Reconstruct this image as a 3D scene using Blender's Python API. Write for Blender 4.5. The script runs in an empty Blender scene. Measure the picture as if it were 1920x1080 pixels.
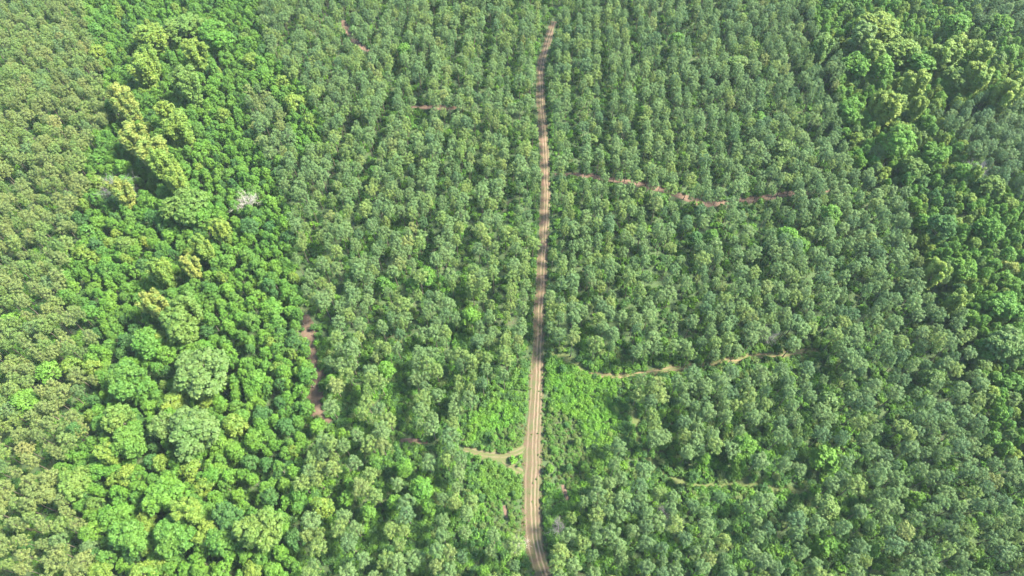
import bpy, math, random
import numpy as np
from mathutils import Vector, Matrix

SEED = 11
random.seed(SEED)
rng = np.random.default_rng(SEED)
scene = bpy.context.scene
col = scene.collection

# ------------------------------------------------------------------ camera
H = 190.0            # drone height in metres
PITCH = math.radians(56.0)
F = 1200.0           # focal length in pixels of a 1920 wide picture
cam = bpy.data.cameras.new('drone_camera')
cam.sensor_width = 36.0
cam.lens = 36.0 * F / 1920.0
cam.clip_start = 1.0
cam.clip_end = 4000.0
cam_ob = bpy.data.objects.new('drone_camera', cam)
cam_ob.location = (0, 0, H)
cam_ob.rotation_euler = (math.pi / 2 - PITCH, 0, 0)
col.objects.link(cam_ob)
scene.camera = cam_ob
SP, CP = math.sin(PITCH), math.cos(PITCH)


def at(px, py, z=0.0):
    """pixel of the 1920x1080 photograph -> point on the level z"""
    u, v = (px - 960) / F, (py - 540) / F
    d = (u, CP - v * SP, -SP - v * CP)
    t = (z - H) / d[2]
    return (d[0] * t, d[1] * t, z)


def proj(x, y, z):
    """world -> pixel and depth (works on arrays)"""
    dz = z - H
    depth = y * CP - dz * SP
    px = 960 + F * x / depth
    py = 540 - F * (y * SP + dz * CP) / depth
    return px, py, depth


def in_poly(px, py, poly):
    px, py = np.asarray(px, float), np.asarray(py, float)
    c = np.zeros(px.shape, bool)
    n = len(poly)
    for i in range(n):
        x0, y0 = poly[i]
        x1, y1 = poly[(i + 1) % n]
        if y0 == y1:
            continue
        t = ((y0 > py) != (y1 > py)) & (px < (x1 - x0) * (py - y0) / (y1 - y0) + x0)
        c ^= t
    return c


def poly_dist(px, py, line):
    px, py = np.asarray(px, float), np.asarray(py, float)
    best = np.full(px.shape, 1e9)
    for (x0, y0), (x1, y1) in zip(line[:-1], line[1:]):
        dx, dy = x1 - x0, y1 - y0
        t = np.clip(((px - x0) * dx + (py - y0) * dy) / (dx * dx + dy * dy + 1e-9), 0, 1)
        best = np.minimum(best, np.hypot(px - x0 - t * dx, py - y0 - t * dy))
    return best


# ------------------------------------------------------------------ layout, read off the photograph
ROAD = [(1038, 40), (1035, 50), (1027, 75), (1020, 100), (1014, 122), (1013, 150), (1014, 185), (1016, 215), (1019, 260), (1022, 305), (1023, 350),
        (1022, 400), (1019, 450), (1017, 500), (1013.5, 550), (1011, 600), (1010, 640), (1008, 680), (1006, 720),
        (1004.5, 760), (1002, 800), (999.5, 850), (998, 900), (997.5, 950), (1000, 1000), (1007, 1040), (1020, 1080), (1040, 1130), (1065, 1190), (1100, 1260)]
T_RIGHT = [(1016, 656), (1035, 662), (1060, 672), (1085, 686), (1108, 698), (1130, 704), (1165, 705), (1205, 701), (1255, 693), (1290, 687),
           (1330, 681), (1380, 673), (1430, 667), (1480, 662), (1535, 655)]
T_FORK = [(994, 832), (978, 845), (960, 851), (940, 855), (912, 852), (884, 845), (866, 840)]
T_GLIMPSE = [(802, 829), (775, 826), (748, 826)]
T_FORK2 = [(992, 893), (975, 885), (958, 874), (943, 862), (930, 856)]
T_UPPER = [(1040, 327), (1070, 328), (1105, 330), (1150, 337), (1200, 345), (1240, 355), (1300, 376), (1330, 384), (1380, 379), (1440, 369), (1500, 361), (1560, 357)]
T_FAR = [(770, 200), (800, 201), (870, 203), (950, 206), (1014, 214)]
T_EDGE = [(574, 590), (580, 620), (587, 650), (593, 685), (594, 715), (590, 745), (597, 772), (622, 794)]
T_GRASS = [(1188, 770), (1196, 805), (1206, 842), (1228, 872), (1262, 897), (1310, 910), (1390, 906), (1470, 917), (1520, 925)]
RED_BARE = [(642, 38), (655, 66), (672, 84), (694, 98)]

LEFT_WOOD = [(165, -300), (150, 0), (165, 60), (190, 130), (196, 230), (150, 280), (160, 340), (150, 380), (135, 460), (112, 495), (112, 545), (175, 610),
             (160, 665), (190, 720), (150, 760), (140, 830), (104, 855), (106, 930), (150, 955), (165, 1010), (168, 1080), (150, 1400),
             (560, 1400), (566, 1080), (560, 950), (566, 850), (574, 770), (577, 700), (572, 610), (558, 560), (547, 480), (543, 400), (520, 310),
             (528, 290), (596, 268), (606, 230), (560, 150), (505, 100), (482, 0), (470, -300)]
TAN_PATCH = [(462, 150), (500, 165), (540, 215), (550, 280), (520, 300), (488, 285), (462, 215)]
RIGHT_WOOD = [(1500, -300), (1520, 0), (1535, 60), (1580, 100), (1570, 160), (1588, 230), (1598, 300), (1642, 335), (1700, 342), (1722, 400),
              (1738, 470), (1785, 520), (1800, 585), (1830, 640), (1838, 700), (1850, 765), (1862, 820), (1890, 850), (2300, 900), (2300, 480), (1990, 400),
              (1905, 352), (1850, 318), (1795, 250), (1745, 205), (1850, 178), (2000, 185), (2100, 120), (1990, 70), (1860, 60), (1820, 0), (1780, -300)]
CLEAR_R = [(1022, 664), (1060, 676), (1104, 703), (1152, 712), (1157, 765), (1152, 830), (1134, 862), (1120, 890), (1084, 925), (1068, 962), (1030, 1010),
           (1014, 960), (1014, 880), (1018, 800), (1020, 720)]
CLEAR_L = [(955, 730), (982, 690), (990, 700), (988, 800), (982, 838), (950, 850), (872, 838), (868, 795), (900, 765)]
CLEAR_L2 = [(872, 880), (925, 866), (985, 898), (988, 1000), (972, 1025), (930, 1000), (898, 945), (880, 915)]
BRIGHT = [(1030, 700), (1060, 684), (1104, 702), (1153, 714), (1156, 800), (1146, 835), (1118, 838), (1090, 790), (1040, 765)]
BRIGHT2 = [(905, 765), (950, 750), (970, 765), (950, 800), (915, 815), (880, 830), (872, 805)]
GAPS = [(743, 420, 17), (687, 457, 17), (860, 547, 18), (867, 613, 14), (880, 653, 11), (820, 527, 10), (753, 713, 20), (733, 746, 24), (762, 772, 15),
        (671, 689, 12), (744, 664, 12), (640, 749, 14), (783, 1003, 24), (677, 1007, 16), (767, 760, 17), (1340, 905, 20), (1480, 918, 24), (1600, 1005, 20),
        (1702, 762, 24), (1662, 590, 14), (1420, 492, 11), (1582, 505, 10), (1430, 655, 12), (1310, 668, 10), (1250, 765, 12), (1192, 800, 14),
        (650, 65, 9), (680, 92, 10), (860, 470, 9), (1500, 85, 9), (1232, 300, 8), (1310, 320, 8), (1010, 620, 8), (1255, 880, 18), (700, 900, 12), (1075, 345, 10),
        (880, 330, 9), (825, 345, 8), (600, 470, 9), (900, 985, 16), (1130, 1060, 14), (1260, 1000, 12), (640, 1040, 12), (1820, 900, 10), (1690, 1040, 12)]


# ------------------------------------------------------------------ node helpers
def new_mat(name):
    m = bpy.data.materials.new(name)
    m.use_nodes = True
    nt = m.node_tree
    nt.nodes.clear()
    out = nt.nodes.new('ShaderNodeOutputMaterial')
    return m, nt, out


def ramp(nt, stops, interp='LINEAR'):
    r = nt.nodes.new('ShaderNodeValToRGB')
    r.color_ramp.interpolation = interp
    e = r.color_ramp.elements
    while len(e) < len(stops):
        e.new(0.5)
    for k, (p, c) in enumerate(stops):
        e[k].position = p
        e[k].color = (*c, 1.0) if len(c) == 3 else c
    return r


def noise(nt, vec, scale, detail=3.0, rough=0.55):
    n = nt.nodes.new('ShaderNodeTexNoise')
    n.inputs['Scale'].default_value = scale
    n.inputs['Detail'].default_value = detail
    n.inputs['Roughness'].default_value = rough
    nt.links.new(vec, n.inputs['Vector'])
    return n.outputs['Fac']


def mixc(nt, fac, a, b, mode='MIX'):
    m = nt.nodes.new('ShaderNodeMix')
    m.data_type = 'RGBA'
    m.blend_type = mode
    for sock, v in ((m.inputs[0], fac), (m.inputs[6], a), (m.inputs[7], b)):
        if hasattr(v, 'links'):
            nt.links.new(v, sock)
        elif isinstance(v, (int, float)):
            sock.default_value = v
        else:
            sock.default_value = (*v, 1.0)
    return m.outputs[2]


def math_n(nt, op, a, b=None, c=None):
    m = nt.nodes.new('ShaderNodeMath')
    m.operation = op
    for k, v in enumerate((a, b, c)):
        if v is None:
            continue
        if hasattr(v, 'links'):
            nt.links.new(v, m.inputs[k])
        else:
            m.inputs[k].default_value = v
    return m.outputs[0]


def leaf_mat(name, dark, mid, light, young, young_amt=0.5, trans=0.34, alt=None, alt_amt=0.7):
    """foliage: each tree takes its own tone, clumps of younger leaves are paler"""
    m, nt, out = new_mat(name)
    oi = nt.nodes.new('ShaderNodeObjectInfo')
    geo = nt.nodes.new('ShaderNodeNewGeometry')
    r = ramp(nt, [(0.0, dark), (0.5, mid), (1.0, light)])
    nt.links.new(oi.outputs['Random'], r.inputs['Fac'])
    n1 = noise(nt, geo.outputs['Position'], 0.9, 2.0)
    k = nt.nodes.new('ShaderNodeMapRange')
    k.inputs['From Min'].default_value = 0.48
    k.inputs['From Max'].default_value = 0.72
    k.inputs['To Max'].default_value = young_amt
    nt.links.new(n1, k.inputs['Value'])
    c = mixc(nt, k.outputs['Result'], r.outputs['Color'], young)
    if alt is not None:                    # greener boughs within a pale crown
        ka = nt.nodes.new('ShaderNodeMapRange')
        ka.inputs['From Min'].default_value = 0.46
        ka.inputs['From Max'].default_value = 0.62
        ka.inputs['To Max'].default_value = alt_amt
        nt.links.new(noise(nt, geo.outputs['Position'], 0.42, 3.0), ka.inputs['Value'])
        c = mixc(nt, ka.outputs['Result'], c, alt)
    n2 = noise(nt, geo.outputs['Position'], 3.2, 2.0)
    v = nt.nodes.new('ShaderNodeMapRange')
    v.inputs['From Min'].default_value = 0.3
    v.inputs['From Max'].default_value = 0.7
    v.inputs['To Min'].default_value = 0.8
    v.inputs['To Max'].default_value = 1.2
    nt.links.new(n2, v.inputs['Value'])
    # neighbouring trees share drifts of tone
    n3 = noise(nt, geo.outputs['Position'], 0.11, 2.0)
    hh = nt.nodes.new('ShaderNodeMapRange')
    hh.inputs['From Min'].default_value = 0.3
    hh.inputs['From Max'].default_value = 0.7
    hh.inputs['To Min'].default_value = 0.514
    hh.inputs['To Max'].default_value = 0.494
    nt.links.new(n3, hh.inputs['Value'])
    hsv = nt.nodes.new('ShaderNodeHueSaturation')
    nt.links.new(hh.outputs['Result'], hsv.inputs['Hue'])
    nt.links.new(c, hsv.inputs['Color'])
    nt.links.new(v.outputs['Result'], hsv.inputs['Value'])
    b = nt.nodes.new('ShaderNodeBsdfPrincipled')
    b.inputs['Roughness'].default_value = 0.62
    b.inputs['Specular IOR Level'].default_value = 0.3
    nt.links.new(hsv.outputs['Color'], b.inputs['Base Color'])
    t = nt.nodes.new('ShaderNodeBsdfTranslucent')
    nt.links.new(hsv.outputs['Color'], t.inputs['Color'])
    mx = nt.nodes.new('ShaderNodeMixShader')
    mx.inputs[0].default_value = trans
    nt.links.new(b.outputs[0], mx.inputs[1])
    nt.links.new(t.outputs[0], mx.inputs[2])
    nt.links.new(mx.outputs[0], out.inputs['Surface'])
    return m


def bark_mat(name, a, b_):
    m, nt, out = new_mat(name)
    geo = nt.nodes.new('ShaderNodeNewGeometry')
    n = noise(nt, geo.outputs['Position'], 2.5, 4.0)
    r = ramp(nt, [(0.3, a), (0.7, b_)])
    nt.links.new(n, r.inputs['Fac'])
    b = nt.nodes.new('ShaderNodeBsdfPrincipled')
    b.inputs['Roughness'].default_value = 0.9
    nt.links.new(r.outputs['Color'], b.inputs['Base Color'])
    nt.links.new(b.outputs[0], out.inputs['Surface'])
    return m


# ------------------------------------------------------------------ materials
PINE = {
    'grey': leaf_mat('pine_needles_grey_green', (0.082, 0.154, 0.052), (0.098, 0.174, 0.056), (0.118, 0.196, 0.060), (0.165, 0.250, 0.070), 0.65, alt=(0.105, 0.165, 0.052), alt_amt=0.6),
    'warm': leaf_mat('pine_needles_yellow_green', (0.110, 0.182, 0.042), (0.130, 0.202, 0.046), (0.152, 0.218, 0.050), (0.198, 0.258, 0.058), 0.65, alt=(0.092, 0.160, 0.048), alt_amt=0.6),
    'gold': leaf_mat('pine_needles_golden', (0.118, 0.172, 0.048), (0.139, 0.190, 0.052), (0.164, 0.207, 0.056), (0.216, 0.250, 0.068), 0.65, alt=(0.104, 0.160, 0.050), alt_amt=0.35),
    'straw': leaf_mat('pine_needles_straw', (0.160, 0.188, 0.056), (0.184, 0.206, 0.060), (0.208, 0.224, 0.064), (0.255, 0.260, 0.078), 0.6),
    'dark': leaf_mat('pine_needles_dark', (0.060, 0.124, 0.046), (0.072, 0.140, 0.050), (0.086, 0.156, 0.053), (0.118, 0.192, 0.060), 0.55),
}
BROAD = {
    'mid': leaf_mat('leaves_mid_green', (0.060, 0.150, 0.024), (0.074, 0.174, 0.026), (0.090, 0.198, 0.028), (0.128, 0.245, 0.034), 0.6, alt=(0.096, 0.190, 0.026), alt_amt=0.5),
    'deep': leaf_mat('leaves_deep_green', (0.040, 0.108, 0.027), (0.050, 0.126, 0.028), (0.060, 0.144, 0.031), (0.085, 0.178, 0.036), 0.5),
    'bright': leaf_mat('leaves_bright_green', (0.076, 0.184, 0.020), (0.092, 0.206, 0.022), (0.112, 0.228, 0.025), (0.155, 0.280, 0.034), 0.6, alt=(0.070, 0.150, 0.026), alt_amt=0.5),
    'lime': leaf_mat('leaves_yellow_green', (0.118, 0.190, 0.026), (0.138, 0.210, 0.029), (0.162, 0.228, 0.032), (0.210, 0.270, 0.042), 0.6, alt=(0.084, 0.165, 0.028)),
    'gold': leaf_mat('leaves_golden', (0.156, 0.196, 0.036), (0.178, 0.212, 0.040), (0.202, 0.228, 0.044), (0.250, 0.268, 0.058), 0.6, alt=(0.084, 0.165, 0.028)),
    'pale': leaf_mat('leaves_pale_green', (0.090, 0.158, 0.042), (0.106, 0.176, 0.046), (0.122, 0.194, 0.050), (0.165, 0.238, 0.062), 0.6, alt=(0.084, 0.165, 0.028)),
    'olive': leaf_mat('leaves_olive', (0.088, 0.162, 0.030), (0.106, 0.182, 0.033), (0.126, 0.200, 0.036), (0.164, 0.234, 0.044), 0.6, alt=(0.084, 0.165, 0.028)),
}
SHRUB = {
    'green': leaf_mat('shrub_leaves_green', (0.062, 0.150, 0.022), (0.078, 0.174, 0.025), (0.096, 0.198, 0.028), (0.130, 0.240, 0.036), 0.5),
    'vivid': leaf_mat('shrub_leaves_vivid', (0.080, 0.200, 0.018), (0.098, 0.224, 0.020), (0.118, 0.248, 0.023), (0.160, 0.295, 0.032), 0.5),
    'dull': leaf_mat('shrub_leaves_dull', (0.084, 0.142, 0.036), (0.102, 0.160, 0.040), (0.124, 0.174, 0.046), (0.158, 0.205, 0.056), 0.5),
    'deep': leaf_mat('shrub_leaves_deep', (0.040, 0.104, 0.026), (0.050, 0.122, 0.028), (0.060, 0.138, 0.030), (0.082, 0.170, 0.036), 0.5),
    'straw': leaf_mat('dry_grass_blades', (0.150, 0.150, 0.056), (0.175, 0.170, 0.064), (0.200, 0.188, 0.072), (0.240, 0.218, 0.086), 0.5),
}
BARK_PINE = bark_mat('pine_bark', (0.085, 0.066, 0.050), (0.150, 0.122, 0.096))
BARK_GREY = bark_mat('grey_bark', (0.095, 0.084, 0.066), (0.19, 0.172, 0.145))
BARK_DEAD = bark_mat('weathered_dead_wood', (0.30, 0.275, 0.24), (0.46, 0.43, 0.38))
BARK_DEAD2 = bark_mat('grey_dead_twigs', (0.15, 0.14, 0.145), (0.26, 0.245, 0.25))


# ------------------------------------------------------------------ mesh builders
def mesh_from(name, V, Q, mats, mat_idx=None, T=None):
    """quads Q (n,4) into one mesh"""
    me = bpy.data.meshes.new(name)
    V = np.asarray(V, np.float32)
    Q = np.asarray(Q, np.int32)
    me.vertices.add(len(V))
    me.vertices.foreach_set('co', V.ravel())
    me.loops.add(Q.size)
    me.loops.foreach_set('vertex_index', Q.ravel())
    me.polygons.add(len(Q))
    me.polygons.foreach_set('loop_start', np.arange(0, Q.size, 4, dtype=np.int32))
    for m in mats:
        me.materials.append(m)
    if mat_idx is not None:
        me.polygons.foreach_set('material_index', np.asarray(mat_idx, np.int32))
    me.update(calc_edges=True)
    return me


def unit(a):
    return a / (np.linalg.norm(a, axis=-1, keepdims=True) + 1e-9)


def leaf_cards(clumps, per, size, g, up=0.35, jit=0.55, squash=0.8, aspect=0.75, spread=(0.55, 1.2)):
    """leaf sized faces standing around each clump's surface"""
    Vs, Qs, base = [], [], 0
    for (cx, cy, cz, r) in clumps:
        n = max(12, int(per * (r ** 1.6)))
        d = unit(g.normal(size=(n, 3)) + np.array([0, 0, 0.45]))
        low = d[:, 2] < -0.55
        d[low, 2] *= -0.4
        d = unit(d)
        rad = r * g.uniform(*spread, (n, 1))
        p = np.array([cx, cy, cz]) + d * rad * np.array([1, 1, squash])
        nn = unit(d + g.normal(size=(n, 3)) * jit + np.array([0, 0, up]))
        t = unit(np.cross(nn, g.normal(size=(n, 3))))
        b = np.cross(nn, t)
        s = size * g.uniform(0.6, 1.35, (n, 1))
        a = s * aspect
        bend = nn * s * 0.22
        quad = np.stack([p - t * s - b * a * 0.45 - bend, p + b * -a * 1.0 + t * s * 0.15, p + t * s + b * a * 0.45 - bend, p + b * a + t * s * -0.15], 1)
        Vs.append(quad.reshape(-1, 3))
        Qs.append(base + np.arange(n * 4).reshape(-1, 4))
        base += n * 4
    return np.concatenate(Vs), np.concatenate(Qs)


def tube(path, radii, sides=6):
    V, Q = [], []
    P = np.asarray(path, float)
    n = len(P)
    for i in range(n):
        d = P[min(i + 1, n - 1)] - P[max(i - 1, 0)]
        d = d / (np.linalg.norm(d) + 1e-9)
        a = np.cross(d, [0.31, 0.95, 0.12])
        if np.linalg.norm(a) < 1e-3:
            a = np.cross(d, [1, 0, 0])
        a = a / np.linalg.norm(a)
        b = np.cross(d, a)
        for k in range(sides):
            w = 2 * math.pi * k / sides
            V.append(P[i] + radii[i] * (math.cos(w) * a + math.sin(w) * b))
    for i in range(n - 1):
        for k in range(sides):
            k2 = (k + 1) % sides
            Q.append((i * sides + k, i * sides + k2, (i + 1) * sides + k2, (i + 1) * sides + k))
    return np.array(V), np.array(Q)


class Bag:
    def __init__(self):
        self.V, self.Q, self.n = [], [], 0

    def add(self, v, q):
        self.V.append(v)
        self.Q.append(np.asarray(q) + self.n)
        self.n += len(v)

    def get(self):
        return np.concatenate(self.V), np.concatenate(self.Q)


def trunk_geo(height, r0, clumps, g, limbs=9, lean=0.3, limb_from=0.4):
    b = Bag()
    dx, dy = g.normal(0, lean, 2)
    path, rad = [], []
    for k in range(7):
        t = k / 6
        path.append((dx * t * t + g.normal(0, 0.05) * (k > 0), dy * t * t + g.normal(0, 0.05) * (k > 0), height * t))
        rad.append(r0 * (1 - 0.82 * t) * (1.35 if k == 0 else 1))
    b.add(*tube(path, rad, 7))
    P = np.array(path)
    pick = list(range(len(clumps)))
    g.shuffle(pick)
    for i in pick[:limbs]:
        c = np.array(clumps[i][:3])
        hz = max(height * limb_from * 0.6, min(height * 0.93, c[2] - 0.35 * math.hypot(c[0], c[1]) - 0.4))
        k = hz / height * 6
        k0 = min(5, int(k))
        s = P[k0] + (P[k0 + 1] - P[k0]) * (k - k0)
        mid = (s + c) / 2 + g.normal(0, 0.15, 3) + np.array([0, 0, -0.15])
        lr = r0 * (1 - 0.82 * hz / height) * 0.45
        b.add(*tube([s, mid, c], [lr, lr * 0.7, lr * 0.25], 5))
    return b.get()


def pine_clumps(g, h=15.0, R=1.85, n=44):
    """tufts on the outside of a rounded, slightly lopsided crown"""
    out = []
    L = h * g.uniform(0.35, 0.5)
    zc = h - L * 0.62
    lop, lop2 = g.uniform(0, 6.28), g.uniform(0, 6.28)
    A1, A2, lobes = g.uniform(0.05, 0.3), g.uniform(0.08, 0.26), int(g.integers(2, 5))
    for i in range(n):
        u = (i + g.uniform(0.1, 0.9)) / n
        cz = 1 - 1.55 * u
        s_ = math.sqrt(max(0.0, 1 - cz * cz))
        a = i * 2.399 + g.normal(0, 0.22)
        lobe = 1 + A1 * math.cos(a - lop) + A2 * math.cos(lobes * a - lop2)
        k = g.uniform(0.66, 1.14) * lobe
        z = zc + L * (0.58 if cz > 0 else 0.42) * cz * g.uniform(0.82, 1.1)
        out.append((R * 0.9 * s_ ** 0.8 * k * math.cos(a), R * 0.9 * s_ ** 0.8 * k * math.sin(a), z, g.uniform(0.30, 0.58)))
    for i in range(7):
        a, d = g.uniform(0, 6.28), R * 0.5 * math.sqrt(g.uniform(0, 1))
        out.append((d * math.cos(a), d * math.sin(a), zc + L * g.uniform(-0.2, 0.25), 0.55))
    return out


def broad_clumps(g, h=11.0, R=2.8, n=26, tall=0.6, spread=1.0):
    out = []
    L = h * tall
    zc = h - L * 0.55
    lop, A1, A2, lobes = g.uniform(0, 6.28), g.uniform(0.05, 0.22), g.uniform(0.05, 0.22), int(g.integers(2, 5))
    for i in range(n):
        u = (i + 0.5) / n
        cz = 1 - 1.45 * u                      # top to a bit under the waist
        a = i * 2.399 + g.normal(0, 0.3)
        s = math.sqrt(max(0, 1 - cz * cz))
        k = g.uniform(0.66, 1.04) * (1 + A1 * math.cos(a - lop) + A2 * math.cos(lobes * a + lop))
        out.append((R * 0.8 * s * k * math.cos(a), R * 0.8 * s * k * math.sin(a), zc + L * 0.48 * cz * g.uniform(0.75, 1.08), R * g.uniform(0.19, 0.31) * spread))
    return out


def big_clumps(g, h=17.0, R=5.0):
    """a wide crown made of several rounded heads"""
    out = []
    for k in range(int(g.integers(5, 8))):
        a = k * 2.399 + g.normal(0, 0.4)
        d = R * 0.62 * math.sqrt((k + 0.3) / 7)
        hh = h - 0.32 * d - g.uniform(0, 1.3)
        sub = broad_clumps(g, hh, R * g.uniform(0.38, 0.5), 34, 0.42, 0.95)
        out += [(x + d * math.cos(a), y + d * math.sin(a), z, r) for x, y, z, r in sub]
    for k in range(34):
        a, t = k * 2.399, (k + 0.5) / 34
        out.append((R * (0.3 + 0.32 * t) * math.cos(a), R * (0.3 + 0.32 * t) * math.sin(a), h * (0.28 + 0.34 * t) + g.normal(0, 0.5), g.uniform(0.6, 1.0)))
    return out


def plume_clumps(g, h=18.0, R=3.2):
    """tall crown of upright plumes, as poplars and cottonwoods show"""
    out = []
    for k in range(int(g.integers(8, 12))):
        a = k * 2.399 + g.normal(0, 0.3)
        d = R * 0.85 * math.sqrt((k + 0.2) / 11)
        top = h - 0.75 * d - g.uniform(0, 1.5)
        L = g.uniform(4.5, 8.0)
        m = int(g.integers(8, 12))
        for j in range(m):
            t = j / (m - 1)
            out.append((d * math.cos(a) * (1 - 0.15 * (1 - t)) + g.normal(0, 0.16), d * math.sin(a) * (1 - 0.15 * (1 - t)) + g.normal(0, 0.16), top - L * (1 - t), (0.36 + 0.42 * math.sin(math.pi * (0.2 + 0.6 * (1 - t)))) * R / 3.2))
    for k in range(40):
        a, t = k * 2.399, (k + 0.5) / 40
        out.append((R * (0.24 + 0.3 * t) * math.cos(a), R * (0.24 + 0.3 * t) * math.sin(a), h * (0.22 + 0.4 * t) + g.normal(0, 0.5), g.uniform(0.5, 0.85)))
    return out


SHAPES = {}          # species -> list of (trunk V,Q , crown V,Q , height, radius)
for sp, count in (('pine', 22), ('broad', 14), ('big', 6), ('plume', 6)):
    SHAPES[sp] = []
    for k in range(count):
        g = np.random.default_rng(1000 + 37 * k + len(sp) * 911)
        if sp == 'pine':
            h, R = 13.4 * g.uniform(0.94, 1.06), 1.85 * g.uniform(0.82, 1.2)
            cl = pine_clumps(g, h, R, int(g.integers(32, 52)))
            crown = leaf_cards(cl, 150, 0.15, g, up=0.45, jit=0.48, squash=0.95, aspect=0.55, spread=(0.6, 1.14))
            tr = trunk_geo(h - 0.4, 0.14, cl, g, limbs=10, lean=0.3)
        elif sp == 'broad':
            h, R = 10.5 * g.uniform(0.88, 1.12), 2.8 * g.uniform(0.85, 1.15)
            cl = broad_clumps(g, h, R, int(g.integers(36, 56)), g.uniform(0.62, 0.8))
            crown = leaf_cards(cl, 95, 0.21, g, up=0.45, jit=0.45, squash=0.85)
            tr = trunk_geo(h * 0.86, 0.16, cl, g, limbs=9)
        elif sp == 'big':
            h, R = 16.0 * g.uniform(0.94, 1.06), 5.2
            cl = big_clumps(g, h, R)
            crown = leaf_cards(cl, 95, 0.24, g, up=0.45, jit=0.45, squash=0.85)
            tr = trunk_geo(h * 0.86, 0.32, cl, g, limbs=16)
        else:
            h, R = 18.5 * g.uniform(0.94, 1.06), 3.4
            cl = plume_clumps(g, h, R)
            crown = leaf_cards(cl, 105, 0.23, g, up=0.4, jit=0.5, squash=1.0)
            tr = trunk_geo(h * 0.9, 0.24, cl, g, limbs=14)
        rad = float(np.percentile(np.hypot(crown[0][:, 0], crown[0][:, 1]), 90))
        SHAPES[sp].append((tr, crown, h, rad))

_mesh_cache = {}


def tree_meshes(sp, tone, k):
    key = (sp, tone, k)
    if key not in _mesh_cache:
        tr, cr, h, R = SHAPES[sp][k]
        mat = (PINE if sp == 'pine' else BROAD)[tone]
        bk = BARK_PINE if sp == 'pine' else BARK_GREY
        _mesh_cache[key] = (mesh_from('trunk', *tr, [bk]), mesh_from('crown', *cr, [mat]))
    return _mesh_cache[key]


_proto_cache = {}


def proto_obj(sp, tone, k):
    """trunk and crown in one mesh: what the mass of far trees is scattered from"""
    key = (sp, tone, k)
    if key not in _proto_cache:
        tr, cr, h, R = SHAPES[sp][k]
        mat = (PINE if sp == 'pine' else BROAD)[tone]
        bk = BARK_PINE if sp == 'pine' else BARK_GREY
        V = np.concatenate([tr[0], cr[0]])
        Q = np.concatenate([tr[1], cr[1] + len(tr[0])])
        mi = np.r_[np.zeros(len(tr[1])), np.ones(len(cr[1]))]
        _proto_cache[key] = mesh_from('tree', V, Q, [bk, mat], mi)
    return _proto_cache[key]


def scatter(name, pts, rot, scl, idx, meshes):
    """one object that carries all points of a mass"""
    pc = bpy.data.collections.new(name + '_sources')
    for k, me in enumerate(meshes):
        o = bpy.data.objects.new('%s_source_%03d' % (name, k), me)
        pc.objects.link(o)
    me = bpy.data.meshes.new(name)
    me.vertices.add(len(pts))
    me.vertices.foreach_set('co', np.asarray(pts, np.float32).ravel())
    a = me.attributes.new('turn', 'FLOAT_VECTOR', 'POINT')
    a.data.foreach_set('vector', np.asarray(rot, np.float32).ravel())
    a = me.attributes.new('size', 'FLOAT_VECTOR', 'POINT')
    a.data.foreach_set('vector', np.asarray(scl, np.float32).ravel())
    a = me.attributes.new('pick', 'INT', 'POINT')
    a.data.foreach_set('value', np.asarray(idx, np.int32))
    ob = bpy.data.objects.new(name, me)
    col.objects.link(ob)
    ng = bpy.data.node_groups.new(name, 'GeometryNodeTree')
    ng.interface.new_socket('Geometry', in_out='INPUT', socket_type='NodeSocketGeometry')
    ng.interface.new_socket('Geometry', in_out='OUTPUT', socket_type='NodeSocketGeometry')
    N, Lk = ng.nodes, ng.links
    gi, go = N.new('NodeGroupInput'), N.new('NodeGroupOutput')
    ci = N.new('GeometryNodeCollectionInfo')
    ci.inputs['Collection'].default_value = pc
    ci.inputs['Separate Children'].default_value = True
    ci.inputs['Reset Children'].default_value = True
    ip = N.new('GeometryNodeInstanceOnPoints')
    ip.inputs['Pick Instance'].default_value = True
    Lk.new(gi.outputs[0], ip.inputs['Points'])
    Lk.new(ci.outputs[0], ip.inputs['Instance'])
    for nm, ty, sock in (('turn', 'FLOAT_VECTOR', 'Rotation'), ('size', 'FLOAT_VECTOR', 'Scale'), ('pick', 'INT', 'Instance Index')):
        na = N.new('GeometryNodeInputNamedAttribute')
        na.data_type = ty
        na.inputs['Name'].default_value = nm
        Lk.new(na.outputs['Attribute'], ip.inputs[sock])
    Lk.new(ip.outputs[0], go.inputs[0])
    md = ob.modifiers.new('scatter', 'NODES')
    md.node_group = ng
    return ob


def tag(o, label, cat, group=None, kind=None):
    o['label'] = label
    o['category'] = cat
    if group:
        o['group'] = group
    if kind:
        o['kind'] = kind
    return o


# ------------------------------------------------------------------ trees: where each stands
# record: [species, tone, x, y, rotz, scale_xy, scale_z, shape, note]
trees = []


def px_r_to_m(px, py, z, r):
    x, y, _ = at(px, py, z)
    return r * (y * CP - (z - H) * SP) / F


def place(sp, tone, px, py, rpx, note=None, hs=1.0):
    k = random.randrange(len(SHAPES[sp]))
    tr, cr, h, R = SHAPES[sp][k]
    zc = h * hs * (0.8 if sp != 'pine' else 0.82)
    x, y, _ = at(px, py, zc)
    r = px_r_to_m(px, py, zc, rpx)
    s = r / R
    sz = hs * min(1.25, max(0.75, 0.55 + 0.45 * s))
    zc = h * sz * 0.8
    x, y, _ = at(px, py, zc)
    trees.append(dict(sp=sp, tone=tone, x=x, y=y, rot=random.uniform(0, 6.283), s=s, sz=sz, k=k, note=note, fixed=True))


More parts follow.
